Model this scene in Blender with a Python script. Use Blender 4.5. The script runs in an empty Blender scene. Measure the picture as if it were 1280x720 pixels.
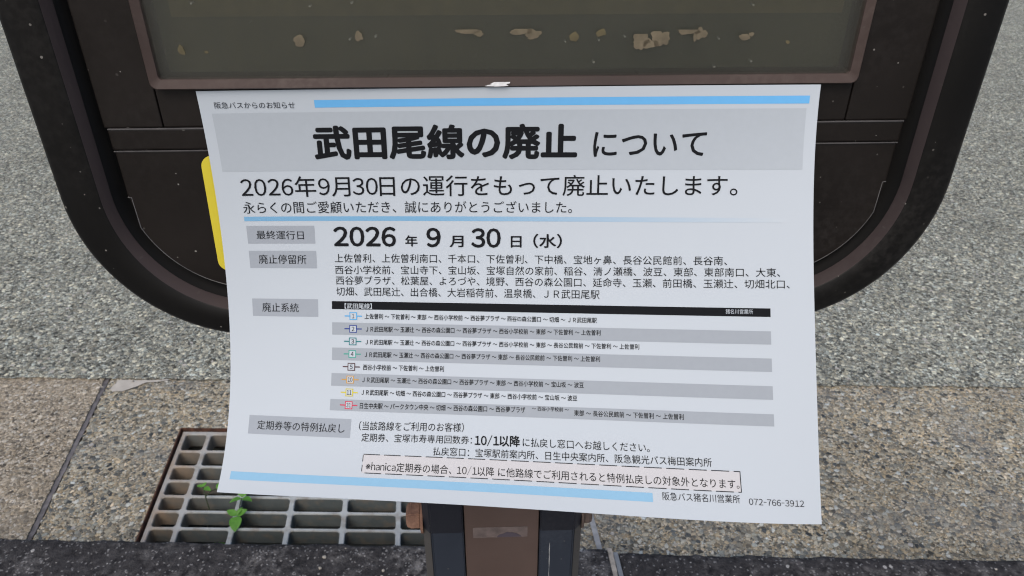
import bpy, bmesh, math, random
import numpy as np
from mathutils import Vector, Matrix, noise
random.seed(7)
R = math.radians
S = bpy.context.scene
COL = S.collection

# ------------------------------------------------------------ camera, sky, sun, exposure
H = 1.25                                   # eye height above the gutter
cam_d = bpy.data.cameras.new('camera'); cam = bpy.data.objects.new('camera', cam_d); COL.objects.link(cam)
cam.location = (0, 0, H); cam.rotation_euler = (R(90 - 31.0), 0, 0)
cam_d.sensor_width = 36; cam_d.lens = 36 * 924 / 1280
cam_d.clip_start = 0.01; cam_d.clip_end = 2000
cam_d.dof.use_dof = True; cam_d.dof.focus_distance = 0.357; cam_d.dof.aperture_fstop = 34
S.camera = cam
S.cycles.filter_width = 1.15
SUN_EL, SUN_AZ = 51, 195                   # overcast: a broad soft sun behind the viewer
w = bpy.data.worlds.new('World'); S.world = w; w.use_nodes = True
wn = w.node_tree.nodes; wl = w.node_tree.links
sky = wn.new('ShaderNodeTexSky'); sky.sky_type = 'NISHITA'; sky.sun_disc = False
sky.sun_elevation = R(SUN_EL); sky.sun_rotation = R(SUN_AZ)
sky.air_density = 1.0; sky.dust_density = 4.5; sky.ozone_density = 1.0
wl.new(sky.outputs[0], wn['Background'].inputs[0]); wn['Background'].inputs[1].default_value = 0.15
sd = bpy.data.lights.new('sun', 'SUN'); sd.energy = 0.8; sd.angle = R(40); sd.color = (1, .97, .94)
so = bpy.data.objects.new('sun', sd); COL.objects.link(so)
az = R(SUN_AZ)
dirv = Vector((math.sin(az) * math.cos(R(SUN_EL)), math.cos(az) * math.cos(R(SUN_EL)), math.sin(R(SUN_EL))))
so.rotation_euler = dirv.to_track_quat('Z', 'Y').to_euler(); so.location = (0, -3, 8)
S.view_settings.view_transform = 'Standard'; S.view_settings.look = 'None'
S.view_settings.gamma = 1; S.view_settings.use_curve_mapping = False
S.view_settings.exposure = 0.17

# ------------------------------------------------------------ material helper
class M:
    def __init__(s, name):
        s.m = bpy.data.materials.new(name); s.m.use_nodes = True
        s.t = s.m.node_tree; s.b = s.t.nodes['Principled BSDF']; s.out = s.t.nodes['Material Output']
        s.co = s.t.nodes.new('ShaderNodeTexCoord')
        s.P = s.co.outputs['Object']
    def n(s, typ, ins=None, **kw):
        nd = s.t.nodes.new(typ)
        for k, v in kw.items(): setattr(nd, k, v)
        for k, v in (ins or {}).items(): s.put(nd.inputs[k], v)
        return nd
    def put(s, sock, v):
        if isinstance(v, bpy.types.NodeSocket): s.t.links.new(v, sock)
        else: sock.default_value = v
    def noise(s, scale, detail=4, rough=.55, vec=None, dist=0):
        return s.n('ShaderNodeTexNoise', {'Vector': vec or s.P, 'Scale': scale, 'Detail': detail, 'Roughness': rough, 'Distortion': dist}).outputs['Fac']
    def voro(s, scale, feature='F1', vec=None, rnd=1.0):
        return s.n('ShaderNodeTexVoronoi', {'Vector': vec or s.P, 'Scale': scale, 'Randomness': rnd}, feature=feature)
    def ramp(s, fac, stops, interp='LINEAR'):
        nd = s.n('ShaderNodeValToRGB', {'Fac': fac}); cr = nd.color_ramp; cr.interpolation = interp
        while len(cr.elements) < len(stops): cr.elements.new(.5)
        for e, (p, c) in zip(cr.elements, stops):
            e.position = p; e.color = (c, c, c, 1) if isinstance(c, (int, float)) else (*c, 1)
        return nd.outputs['Color']
    def math(s, op, a, b=0.0, clamp=False):
        nd = s.n('ShaderNodeMath', operation=op, use_clamp=clamp); s.put(nd.inputs[0], a); s.put(nd.inputs[1], b); return nd.outputs[0]
    def mix(s, fac, a, b, blend='MIX'):
        nd = s.n('ShaderNodeMix', data_type='RGBA', blend_type=blend)
        s.put(nd.inputs[0], fac)
        for i, v in ((6, a), (7, b)):
            s.put(nd.inputs[i], (*v, 1) if isinstance(v, tuple) and len(v) == 3 else v)
        return nd.outputs[2]
    def mapr(s, v, a, b, c, d):
        return s.n('ShaderNodeMapRange', {0: v, 1: a, 2: b, 3: c, 4: d}).outputs[0]
    def bump(s, h, strength=.5, dist=.002, prev=None):
        nd = s.n('ShaderNodeBump', {'Height': h, 'Strength': strength, 'Distance': dist})
        if prev is not None: s.t.links.new(prev, nd.inputs['Normal'])
        return nd.outputs['Normal']
    def set(s, **kw):
        for k, v in kw.items():
            k = k.replace('_', ' ')
            if isinstance(v, tuple) and len(v) == 3: v = (*v, 1)
            s.put(s.b.inputs[k], v)
        return s.m

def plain(name, col, rough=.5, metal=0, spec=.5, noise_amt=.12, nscale=30):
    k = M(name); n_ = k.noise(nscale, 5)
    c = k.mix(k.mapr(n_, .3, .7, 0, 1), tuple(x * (1 - noise_amt) for x in col), tuple(min(1, x * (1 + noise_amt)) for x in col))
    return k.set(Base_Color=c, Roughness=rough, Metallic=metal, Specular_IOR_Level=spec)

def aggregate(name, stones, binder, s1, s2, edge, big, bump=.6, rough=.9, stain=None, share=.5, tints=((1, 1, 1), (1, 1, 1)), bright=.93):
    """road and gutter surfaces: pebbles of two sizes set in a binder"""
    k = M(name)
    warp = k.n('ShaderNodeTexNoise', {'Vector': k.P, 'Scale': s1 * 1.3, 'Detail': 4, 'Roughness': .65})
    vec = k.n('ShaderNodeVectorMath', {0: k.P, 1: k.n('ShaderNodeVectorMath', {0: warp.outputs['Color'], 'Scale': .45 / s1}, operation='SCALE').outputs[0]}, operation='ADD').outputs[0]
    va = k.voro(s1, vec=vec); vae = k.voro(s1, 'DISTANCE_TO_EDGE', vec=vec)
    vb = k.voro(s2, vec=vec); vbe = k.voro(s2, 'DISTANCE_TO_EDGE', vec=vec)
    def rnd(v, ch='Red'): return k.n('ShaderNodeSeparateColor', {0: v.outputs['Color']}).outputs[ch]
    ca = k.ramp(rnd(va), stones); cb = k.ramp(rnd(vb), stones)
    ma = k.mapr(vae.outputs['Distance'], edge * .3, edge, 0, 1); mb = k.mapr(vbe.outputs['Distance'], edge * .3, edge, 0, 1)
    small = k.mix(mb, binder, cb)
    pick = k.math('MULTIPLY', ma, k.math('GREATER_THAN', rnd(va, 'Green'), 1 - share))
    c = k.mix(pick, small, ca)
    tint = k.mix(rnd(va, 'Blue'), tints[0], tints[1]); c = k.mix(pick, c, k.mix(1.0, c, tint, 'MULTIPLY'))
    tint = k.mix(rnd(vb, 'Blue'), tints[0], tints[1]); c = k.mix(k.math('SUBTRACT', 1.0, pick), c, k.mix(1.0, c, tint, 'MULTIPLY'))
    vc = k.voro(s1 * .62, vec=vec); big_st = k.math('MULTIPLY', k.math('GREATER_THAN', rnd(vc, 'Green'), bright), k.math('LESS_THAN', vc.outputs['Distance'], k.mapr(rnd(vc), 0, 1, .22, .42)))
    c = k.mix(big_st, c, k.mix(rnd(vc, 'Blue'), (.56, .55, .53), (.42, .38, .31)))
    bn = k.noise(big, 4, .6)
    c = k.mix(1.0, c, k.ramp(bn, [(.3, .8), (.7, 1.12)]), 'MULTIPLY')
    fine = k.noise(520, 3, .6)
    c = k.mix(1.0, c, k.ramp(fine, [(.28, .55), (.5, 1.0), (.72, 1.45)]), 'MULTIPLY')
    if stain: c = stain(k, c)
    h = k.math('ADD', k.math('MULTIPLY', pick, k.mapr(va.outputs['Distance'], 0, .8, 1.3, .5)), k.math('MULTIPLY', mb, .45))
    h = k.math('ADD', h, k.math('MULTIPLY', fine, .3))
    return k.set(Base_Color=c, Roughness=rough, Specular_IOR_Level=.3, Normal=k.bump(h, bump, .004))

# ------------------------------------------------------------ object helpers
def link(name, me, mat=None, parent=None, smooth=False):
    o = bpy.data.objects.new(name, me); COL.objects.link(o)
    if mat: me.materials.append(mat)
    if parent: o.parent = parent
    if smooth:
        for p in me.polygons: p.use_smooth = True
    return o
def from_bm(name, bm, mat, parent=None, smooth=False):
    bmesh.ops.recalc_face_normals(bm, faces=bm.faces)
    me = bpy.data.meshes.new(name); bm.to_mesh(me); bm.free()
    return link(name, me, mat, parent, smooth)
def from_data(name, v, f, mat, parent=None, smooth=False):
    me = bpy.data.meshes.new(name); me.from_pydata([tuple(map(float, q)) for q in v], [], [tuple(int(i) for i in q) for q in f]); me.update()
    return link(name, me, mat, parent, smooth)
def thing(name, label, cat, loc=(0, 0, 0), group=None):
    o = bpy.data.objects.new(name, None); COL.objects.link(o); o.empty_display_size = .05
    o.location = loc; o['label'] = label; o['category'] = cat
    if group: o['group'] = group
    return o
def struct(o, label=None):
    o['kind'] = 'structure'
    if label: o['label'] = label
    return o
def shift(o, root):
    """keep a part that was built in world coordinates where it is, under its thing"""
    o.parent = root; o.location = -Vector(root.location); return o
def box_bm(x0, x1, y0, y1, z0, z1, bev=0, seg=2):
    bm = bmesh.new(); bmesh.ops.create_cube(bm, size=1)
    for v in bm.verts:
        v.co = Vector(((x0 + x1) / 2 + v.co.x * (x1 - x0), (y0 + y1) / 2 + v.co.y * (y1 - y0), (z0 + z1) / 2 + v.co.z * (z1 - z0)))
    if bev: bmesh.ops.bevel(bm, geom=bm.edges[:], offset=bev, segments=seg, affect='EDGES', profile=.6)
    return bm
def prism_bm(pts, y0, y1, bev=0, seg=2):
    """an outline in x, z extruded from y0 (front) to y1 (back), front edge bevelled"""
    bm = bmesh.new(); a = [bm.verts.new((x, y0, z)) for x, z in pts]; b = [bm.verts.new((x, y1, z)) for x, z in pts]
    n = len(pts); f = bm.faces.new(a); bm.faces.new(b[::-1])
    for i in range(n): bm.faces.new((a[i], b[i], b[(i + 1) % n], a[(i + 1) % n]))
    if bev: bmesh.ops.bevel(bm, geom=list(f.edges), offset=bev, segments=seg, affect='EDGES', profile=.6)
    return bm

# ------------------------------------------------------------ materials
def grime(k, c):
    d = k.noise(2.3, 5, .6, dist=.4)
    return k.mix(k.mapr(d, .48, .68, 0, .35), c, (.16, .15, .135))
ASPH = aggregate('road asphalt', [(0, (.055, .056, .057)), (.2, (.15, .151, .147)), (.45, (.285, .282, .268)), (.7, (.41, .402, .372)), (.88, (.6, .59, .545)), (1, (.8, .79, .75))],
                 (.085, .086, .083), 105, 215, .08, 2.5, .8, share=.6, tints=((.93, 1.05, 1.04), (1.1, 1.06, .86)), bright=.95)
def beige_stain(k, c):
    d = k.noise(3.1, 4, .6)
    c = k.mix(k.mapr(d, .4, .62, 0, .5), c, (.33, .285, .215))
    x = k.n('ShaderNodeSeparateXYZ', {0: k.P})
    return c
def pebble_stain(k, c):
    d = k.noise(5.0, 4, .6)
    return k.mix(k.mapr(d, .5, .66, 0, .4), c, (.17, .18, .185))
CONC_L = aggregate('weathered gutter concrete', [(0, (.05, .045, .042)), (.2, (.2, .175, .142)), (.5, (.365, .32, .255)), (.85, (.555, .49, .4)), (1, (.74, .7, .64))],
                   (.24, .203, .15), 120, 250, .07, 3.2, .8, stain=beige_stain, share=.42, tints=((.97, 1.03, 1.07), (1.08, 1.02, .89)), bright=.985)
CONC_R = aggregate('exposed pebble concrete', [(0, (.05, .054, .058)), (.2, (.16, .157, .145)), (.5, (.365, .325, .256)), (.85, (.55, .495, .4)), (1, (.74, .7, .64))],
                   (.27, .23, .17), 108, 240, .08, 3.0, .8, stain=pebble_stain, share=.5, tints=((.86, 1.0, 1.1), (1.14, 1.02, .8)), bright=.985)
def kerb_mat():
    k = M('stained kerb stone')
    n1 = k.noise(9, 6, .65, dist=.3); n2 = k.noise(60, 5, .7); n3 = k.noise(240, 3)
    c = k.mix(k.mapr(n2, .35, .7, 0, 1), (.014, .0135, .015), (.06, .058, .06))
    c = k.mix(k.math('MULTIPLY', k.mapr(n1, .5, .7, 0, .75), k.mapr(n2, .42, .62, 0, 1)), c, (.25, .245, .24))
    v = k.voro(85); r = k.n('ShaderNodeSeparateColor', {0: v.outputs['Color']}).outputs['Red']
    wob = k.math('ADD', v.outputs['Distance'], k.math('MULTIPLY', k.math('SUBTRACT', n3, .5), .5))
    dot = k.math('MULTIPLY', k.math('LESS_THAN', wob, k.mapr(k.n('ShaderNodeSeparateColor', {0: v.outputs['Color']}).outputs['Blue'], 0, 1, .06, .34)), k.math('GREATER_THAN', r, k.mapr(n1, .4, .68, .985, .78)))
    c = k.mix(k.math('MULTIPLY', dot, .75), c, (.42, .42, .41))
    v2 = k.voro(330); r2 = k.n('ShaderNodeSeparateColor', {0: v2.outputs['Color']}).outputs['Red']
    c = k.mix(k.math('MULTIPLY', k.math('GREATER_THAN', r2, .955), .45), c, (.33, .33, .33))
    h = k.math('ADD', n2, k.math('MULTIPLY', n3, .6))
    return k.set(Base_Color=c, Roughness=.93, Specular_IOR_Level=.25, Normal=k.bump(h, .7, .006))
KERB = kerb_mat()
PAVE = aggregate('pavement concrete', [(0, (.12, .12, .12)), (.5, (.2, .2, .19)), (1, (.33, .32, .3))], (.2, .195, .185), 110, 260, .07, 2.0, .4)
MORTAR = plain('pale mortar', (.3, .28, .25), .95, noise_amt=.4, nscale=60)
SMOOTHC = plain('smooth trowelled mortar', (.4, .38, .34), .9, noise_amt=.14, nscale=40)
BITUMEN = plain('joint filler', (.12, .115, .12), .85, noise_amt=.4, nscale=70)
JOINTSTEEL = plain('blue grey sealant', (.17, .19, .21), .7, noise_amt=.2, nscale=60)
JOINTGREY = plain('grey joint strip', (.27, .28, .285), .75, noise_amt=.25, nscale=50)
DARKPIT = plain('damp pit concrete', (.05, .055, .05), .95, noise_amt=.3)
def galv():
    k = M('galvanised steel'); n1 = k.noise(25, 5); n2 = k.noise(140, 4)
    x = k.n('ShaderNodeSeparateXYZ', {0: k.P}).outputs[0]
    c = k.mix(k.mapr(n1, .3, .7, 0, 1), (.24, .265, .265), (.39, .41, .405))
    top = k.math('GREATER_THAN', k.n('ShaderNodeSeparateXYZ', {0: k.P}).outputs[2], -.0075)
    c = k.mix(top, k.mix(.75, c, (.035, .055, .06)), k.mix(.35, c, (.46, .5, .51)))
    nearend = k.math('MULTIPLY', k.mapr(x, .0, .1, 1, 0), k.mapr(k.noise(14, 4), .35, .6, .15, .8))
    c = k.mix(nearend, c, (.3, .22, .15))
    c = k.mix(k.mapr(k.noise(38, 4), .5, .68, 0, .55), c, (.2, .17, .13))
    return k.set(Base_Color=c, Roughness=.72, Metallic=.1, Normal=k.bump(n2, .3, .002))
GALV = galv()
def rust(name, a, b, r=.9):
    k = M(name); n1 = k.noise(45, 6, .65); n2 = k.noise(210, 4)
    c = k.mix(k.mapr(n1, .35, .65, 0, 1), a, b)
    c = k.mix(k.mapr(n2, .6, .75, 0, .45), c, (.26, .13, .07))
    return k.set(Base_Color=c, Roughness=r, Specular_IOR_Level=.2, Normal=k.bump(n2, .6, .002))
RUST = rust('rusted frame steel', (.03, .018, .016), (.13, .06, .038))
BOLT_R = rust('rusted bolt', (.11, .06, .045), (.24, .14, .098))
BOLT_D = rust('brown weathered bolt', (.06, .045, .04), (.13, .1, .085))
def enamel(name, a, b, rough, speck=1.0, dust=(.12, .115, .108), dustamt=.14):
    """dark painted aluminium with dried rain spots and a dusty film"""
    k = M(name); n1 = k.noise(14, 5, .6); n2 = k.noise(300, 3); n3 = k.noise(6, 3)
    c = k.mix(k.mapr(n1, .3, .7, 0, 1), a, b)
    c = k.mix(k.math('MULTIPLY', k.mapr(n3, .45, .75, 0, 1), k.mapr(n2, .4, .7, 0, dustamt)), c, dust)
    sp = k.n('ShaderNodeSeparateXYZ', {0: k.P}); fl = k.n('ShaderNodeCombineXYZ', {0: sp.outputs[0], 1: sp.outputs[2], 2: 0.0}).outputs[0]
    v = k.n('ShaderNodeTexVoronoi', {'Vector': fl, 'Scale': 78, 'Randomness': 1.0}, voronoi_dimensions='2D'); sc = k.n('ShaderNodeSeparateColor', {0: v.outputs['Color']})
    wob = k.math('ADD', v.outputs['Distance'], k.math('MULTIPLY', k.math('SUBTRACT', n2, .5), .1))
    size = k.mapr(sc.outputs['Green'], 0, 1, .014, .05)
    dot = k.math('MULTIPLY', k.math('LESS_THAN', wob, size), k.math('GREATER_THAN', sc.outputs['Red'], .38))
    c = k.mix(k.math('MULTIPLY', dot, k.math('MULTIPLY', sc.outputs['Blue'], speck)), c, (.2, .195, .18))
    rg = k.math('ADD', k.mapr(n1, .3, .7, rough - .06, rough + .08), k.math('MULTIPLY', dot, .3))
    return k.set(Base_Color=c, Roughness=rg, Specular_IOR_Level=.22, Normal=k.bump(n2, .05, .0005))
FRAMEM = enamel('black brown enamel', (.0025, .0024, .0022), (.0036, .0034, .0031), .46)
LIPM = enamel('sky lit brown lip enamel', (.047, .038, .039), (.058, .046, .047), .45, .1)  # lighter than the frame: sky light caught by the lip, put into its colour
PANELM = enamel('dark brown panel enamel', (.0085, .007, .0062), (.0125, .0102, .009), .45)
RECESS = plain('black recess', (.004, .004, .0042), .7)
MAUVE = enamel('mauve brown window frame enamel', (.042, .03, .027), (.064, .046, .041), .55, .15, (.2, .17, .15), .4)
NAVY = enamel('navy black post enamel', (.019, .025, .036), (.028, .035, .05), .38, .35, (.09, .1, .12), .5)
POSTEDGE = enamel('grey post edge sheen', (.05, .048, .046), (.075, .071, .067), .5, .2)  # grey stands in for sky reflected along the post's chamfered edges
BROWNM = enamel('brown post cover enamel', (.072, .05, .043), (.094, .066, .057), .5, .1)
TAPE = plain('tape remnant', (.112, .088, .083), .6, noise_amt=.3, nscale=160)
TAPED = plain('dark tape remnant', (.055, .045, .06), .6, noise_amt=.2)
YELLOW = plain('yellow label film', (.62, .53, .04), .45, noise_amt=.05)
RESID = plain('dried glue', (.125, .105, .07), .9, noise_amt=.3, nscale=180)
RESID2 = plain('olive dried glue', (.095, .08, .042), .9, noise_amt=.3, nscale=180)
WHITEM = plain('white tape scrap', (.72, .73, .74), .7, noise_amt=.15, nscale=400)
SLEEVE = enamel('shaded post sleeve enamel', (.010, .011, .016), (.015, .017, .024), .38, .3)  # darker copy of the post colour: shade under the paper painted in
SCRATCH = plain('bare scratch', (.34, .35, .36), .5)
def board_mat():
    k = M('faded olive board'); n1 = k.noise(7, 5); n2 = k.noise(300, 3)
    sp = k.n('ShaderNodeSeparateXYZ', {0: k.P})
    st = k.n('ShaderNodeTexNoise', {'Vector': k.n('ShaderNodeMapping', {0: k.P, 3: (90, 1, 3)}).outputs[0], 'Scale': 1.0, 'Detail': 3}).outputs['Fac']
    c = k.mix(k.mapr(n1, .3, .7, 0, 1), (.042, .046, .028), (.082, .074, .036))
    c = k.mix(k.mapr(st, .4, .7, 0, .3), c, (.04, .045, .03))
    c = k.mix(k.mapr(n2, .45, .7, 0, .25), c, (.09, .08, .055))
    return k.set(Base_Color=c, Roughness=.8)
BOARD = board_mat()
OLDSHEET = plain('yellowed old sheet', (.115, .098, .05), .85, noise_amt=.15, nscale=120)
def pane_mat():
    k = M('dusty acrylic'); n1 = k.noise(5, 5, .6); n2 = k.noise(420, 3)
    tr = k.n('ShaderNodeBsdfTransparent', {0: (.95, .96, .93, 1)})
    gl = k.n('ShaderNodeBsdfGlossy', {0: (1, 1, 1, 1), 'Roughness': .12})
    fr = k.n('ShaderNodeFresnel', {0: 1.49})
    df = k.n('ShaderNodeBsdfDiffuse', {0: (.17, .175, .15, 1)})
    sp = k.n('ShaderNodeSeparateXYZ', {0: k.P}); fl = k.n('ShaderNodeCombineXYZ', {0: sp.outputs[0], 1: sp.outputs[2], 2: 0.0}).outputs[0]
    v = k.n('ShaderNodeTexVoronoi', {'Vector': fl, 'Scale': 70, 'Randomness': 1.0}, voronoi_dimensions='2D'); sc = k.n('ShaderNodeSeparateColor', {0: v.outputs['Color']})
    dot = k.math('MULTIPLY', k.math('LESS_THAN', v.outputs['Distance'], k.mapr(sc.outputs['Green'], 0, 1, .012, .045)), k.math('GREATER_THAN', sc.outputs['Red'], .6))
    dust = k.math('ADD', k.math('MULTIPLY', k.mapr(n1, .3, .75, .08, .2), k.mapr(n2, .3, .7, .9, 1.06)), k.math('MULTIPLY', dot, .5), clamp=True)
    a = k.n('ShaderNodeMixShader', {0: fr.outputs[0], 1: tr.outputs[0], 2: gl.outputs[0]})
    b = k.n('ShaderNodeMixShader', {0: dust, 1: a.outputs[0], 2: df.outputs[0]})
    k.t.links.new(b.outputs[0], k.out.inputs['Surface']); return k.m
PANE = pane_mat()
def paper_mat():
    k = M('white copy paper'); n = k.noise(500, 3); n2 = k.noise(11, 3)
    return k.set(Base_Color=(.432, .482, .53), Roughness=.75, Specular_IOR_Level=.25, Normal=k.bump(n2, .12, .004, k.bump(n, .06, .0002)))
PAPER = paper_mat()
def ink(name, col, rough=.75): return plain(name, col, rough, spec=.12, noise_amt=.015, nscale=300)
BLACK = ink('black toner', (.007, .008, .01)); GREYTXT = ink('thin black toner', (.022, .024, .03))
SOFTBLK = ink('black table bar toner', (.007, .008, .01), .8)
GREYB = ink('grey print', (.37, .413, .455)); GREYC = ink('grey label print', (.292, .325, .366)); GREYT = ink('pale grey print', (.292, .325, .362))
BLUE1 = ink('sky blue print', (0.132, 0.395, 0.71)); BLUE2 = ink('pale blue print', (0.226, 0.413, 0.577))
PINKB = ink('pinkish print', (0.48, 0.484, 0.503)); WHITEINK = ink('white print', (.432, .482, .53))
def rule_mat():
    k = M('fading blue print'); x = k.n('ShaderNodeSeparateXYZ', {0: k.co.outputs['Generated']}).outputs[0]
    c = k.mix(k.mapr(x, .35, 1.0, 0, 1), (0.156, 0.343, 0.53), (.43, .48, .528))
    return k.set(Base_Color=c, Roughness=.55, Specular_IOR_Level=.3)
RULE = rule_mat()
def leaf_mat():
    k = M('fresh green leaf'); n = k.noise(120, 4)
    c = k.mix(k.mapr(n, .3, .7, 0, 1), (.07, .22, .025), (.13, .34, .05))
    k.set(Base_Color=c, Roughness=.5, Specular_IOR_Level=.4)
    tl = k.n('ShaderNodeBsdfTranslucent', {0: (.2, .45, .06, 1)})
    mx = k.n('ShaderNodeMixShader', {0: .3, 1: k.b.outputs[0], 2: tl.outputs[0]})
    k.t.links.new(mx.outputs[0], k.out.inputs['Surface']); return k.m
LEAF = leaf_mat(); STEM = plain('dark weed stem', (.03, .045, .02), .7)

# ------------------------------------------------------------ the ground
KA = -.021                                          # run of the kerb: dy per dx
def rough_line(x0, x1, yf, amp, step, seed, oct=3):
    out = []; n = max(2, int((x1 - x0) / step))
    for i in range(n + 1):
        x = x0 + (x1 - x0) * i / n
        out.append((x, yf(x) + amp * (noise.noise((x * 9, seed, 0)) + .7 * noise.noise((x * 31, seed, 3)) + .6 * noise.noise((x * 90, seed, 7)))))
    return out
def strip(name, la, lb, za, zb, mat, smooth=False):
    v = [(x, y, za) for x, y in la] + [(x, y, zb) for x, y in lb]; n = len(la)
    return from_data(name, v, [(i, i + 1, n + i + 1, n + i) for i in range(n - 1)], mat, smooth=smooth)
asph_y = lambda x: 1.578 - .0155 * x
FAR = 300
ed = [(-FAR, asph_y(-6)), (-6.01, asph_y(-6))] + rough_line(-6, 6, asph_y, .009, .01, 1.0) + [(6.01, asph_y(6)), (FAR, asph_y(6))]
struct(strip('road', ed, [(x, FAR) for x, _ in ed], .005, .005, ASPH))
g = from_data('ground', [(-FAR, -FAR, -.6), (FAR, -FAR, -.6), (FAR, FAR, -.6), (-FAR, FAR, -.6)], [(0, 1, 2, 3)], PAVE); struct(g)

# gutter slabs: left slab, joint, and the slab that carries the drain
GO = (-.769, 1.0)
def gr(a, b): return (GO[0] + a - .1136 * b, GO[1] + b - .0145 * a)     # along / across the drain
JX = lambda y: -1.017 - .166 * (y - 1.076)
kf = lambda x: .943 + KA * x                        # kerb face
yo = lambda x: asph_y(x) + .04
def slab_side(xf, y0, y1, n, amp, seed):
    return [(xf(y0 + (y1 - y0) * i / n) + amp * noise.noise((i * 1.3, seed, 0)) + amp * .7 * noise.noise((i * .37, seed, 5)), y0 + (y1 - y0) * i / n) for i in range(n + 1)]
ls = slab_side(lambda y: JX(y) - .006, .93, 1.64, 70, .003, 2)
rs = slab_side(lambda y: JX(y) + .0095, .93, 1.64, 90, .0075, 9)
def side_strip(name, pts, xfar, mat, side):
    bm = bmesh.new()
    for i in range(len(pts) - 1):
        (xa, ya), (xb, yb) = pts[i], pts[i + 1]
        vs = [bm.verts.new(q) for q in ((xa, ya, 0), (xb, yb, 0), (xfar[1], yb, 0), (xfar[0], ya, 0))]; bm.faces.new(vs)
        vs = [bm.verts.new(q) for q in ((xa, ya, 0), (xb, yb, 0), (xb, yb, -.03), (xa, ya, -.03))]; bm.faces.new(vs)
    bmesh.ops.remove_doubles(bm, verts=bm.verts, dist=1e-6)
    return from_bm(name, bm, mat)
FR = .011                                            # width of the drain frame
a0, a1, b0, b1 = -FR, .836 + FR, -.012 - FR, .388 + FR
def quad_slab():
    bm = bmesh.new()
    def q(*p): bm.faces.new([bm.verts.new((x, y, 0)) for x, y in p])
    A, B, C_, D = gr(a0, b0), gr(a1, b0), gr(a1, b1), gr(a0, b1)
    xr, yb, yt = 1.24, .9, 1.66
    L0, L1 = (-.93, yb), (-1.08, yt)
    # left of the drain: joint edge pts meet here
    for i in range(len(rs) - 1):
        (xa, ya), (xb, yb2) = rs[i], rs[i + 1]
        ex = lambda y: gr(a0, (y - GO[1]) + .0145 * a0)[0]
        q((xa, ya), (xb, yb2), (ex(yb2), yb2), (ex(ya), ya))
        bm.faces.new([bm.verts.new(t) for t in ((xa, ya, 0), (xb, yb2, 0), (xb, yb2, -.03), (xa, ya, -.03))])
    exl = lambda y: gr(a0, (y - GO[1]) + .0145 * a0)[0]
    q(D, C_, (C_[0] - .1136 * (1.64 - C_[1]), 1.64), (exl(1.64), 1.64))
    q((exl(.93), .93), (B[0] + .1136 * (B[1] - .93), .93), B, A)
    q((B[0] + .1136 * (B[1] - .93), .93), (xr + .3, .9), (xr + .3, 1.64), (C_[0] - .1136 * (1.64 - C_[1]), 1.64), C_, B)
    bmesh.ops.remove_doubles(bm, verts=bm.verts, dist=1e-5)
    return from_bm('gutter', bm, CONC_R)
struct(side_strip('gutter', ls, (-9, -9), CONC_L, -1), 'beige weathered gutter slab left of the dark joint')
struct(quad_slab(), 'pebbled gutter slab around the steel drain grate')
gx = from_data('gutter', [(1.54, .9, -.0), (9, .7, 0), (9, 1.64, 0), (1.54, 1.64, 0)], [(0, 1, 2, 3)], CONC_L); struct(gx, 'gutter slab farther along to the right')
jv = []
for i in range(61):
    y = .94 + .69 * i / 60; jv.append((JX(y), y))
jl = [(x - .009, y) for x, y in jv]; jr = [(x + .005 + .002 * noise.noise((y * 40, 0, 0)), y) for x, y in jv]
bm = bmesh.new()
for i in range(60):
    for (p, q_, za, zb) in ((jl, jr, -.0035, -.0035),):
        bm.faces.new([bm.verts.new((p[i][0], p[i][1], za)), bm.verts.new((q_[i][0], q_[i][1], zb)), bm.verts.new((q_[i + 1][0], q_[i + 1][1], zb)), bm.verts.new((p[i + 1][0], p[i + 1][1], za))])
        if False: bm.faces.new([bm.verts.new((q_[i][0], q_[i][1], zb)), bm.verts.new((q_[i][0] + .012, q_[i][1], -.028)), bm.verts.new((q_[i + 1][0] + .012, q_[i + 1][1], -.028)), bm.verts.new((q_[i + 1][0], q_[i + 1][1], zb))])
struct(from_bm('gutter_joint', bm, BITUMEN))
struct(from_data('joint_gap', [(JX(.93) - .02, .93, -.03), (JX(.93) + .04, .93, -.03), (JX(1.64) + .04, 1.64, -.03), (JX(1.64) - .02, 1.64, -.03)], [(0, 1, 2, 3)], DARKPIT))
bm = bmesh.new(); n_ = 40
for i in range(n_):
    ya, yb = .93 + .70 * i / n_, .93 + .70 * (i + 1) / n_
    xa, xb = .1730 - .1136 * (ya - 1.1), .1730 - .1136 * (yb - 1.1)
    wa, wb = .0062 + .0018 * noise.noise((i * .7, 1, 0)), .0062 + .0018 * noise.noise((i * .7 + .7, 1, 0))
    bm.faces.new([bm.verts.new(p) for p in ((xa - wa, ya, .003), (xa + .0055, ya, .003), (xb + .0055, yb, .003), (xb - wb, yb, .003))])
struct(from_bm('gutter_joint', bm, JOINTGREY))
# trowelled mortar patch by the joint
mp = [(-1.068, 1.588), (-1.03, 1.592), (-.985, 1.589), (-.93, 1.592), (-.935, 1.587), (-.985, 1.577), (-1.015, 1.557), (-1.035, 1.542), (-1.061, 1.539), (-1.071, 1.552)]
bm = bmesh.new(); bm.faces.new([bm.verts.new((x, y, .004)) for x, y in mp])
bmesh.ops.subdivide_edges(bm, edges=bm.edges[:], cuts=3)
for v in bm.verts: v.co.x += .004 * noise.noise((v.co.x * 60, v.co.y * 60, 1)); v.co.y += .004 * noise.noise((v.co.x * 60, v.co.y * 60, 4))
struct(from_bm('mortar_patch', bm, SMOOTHC))
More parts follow.
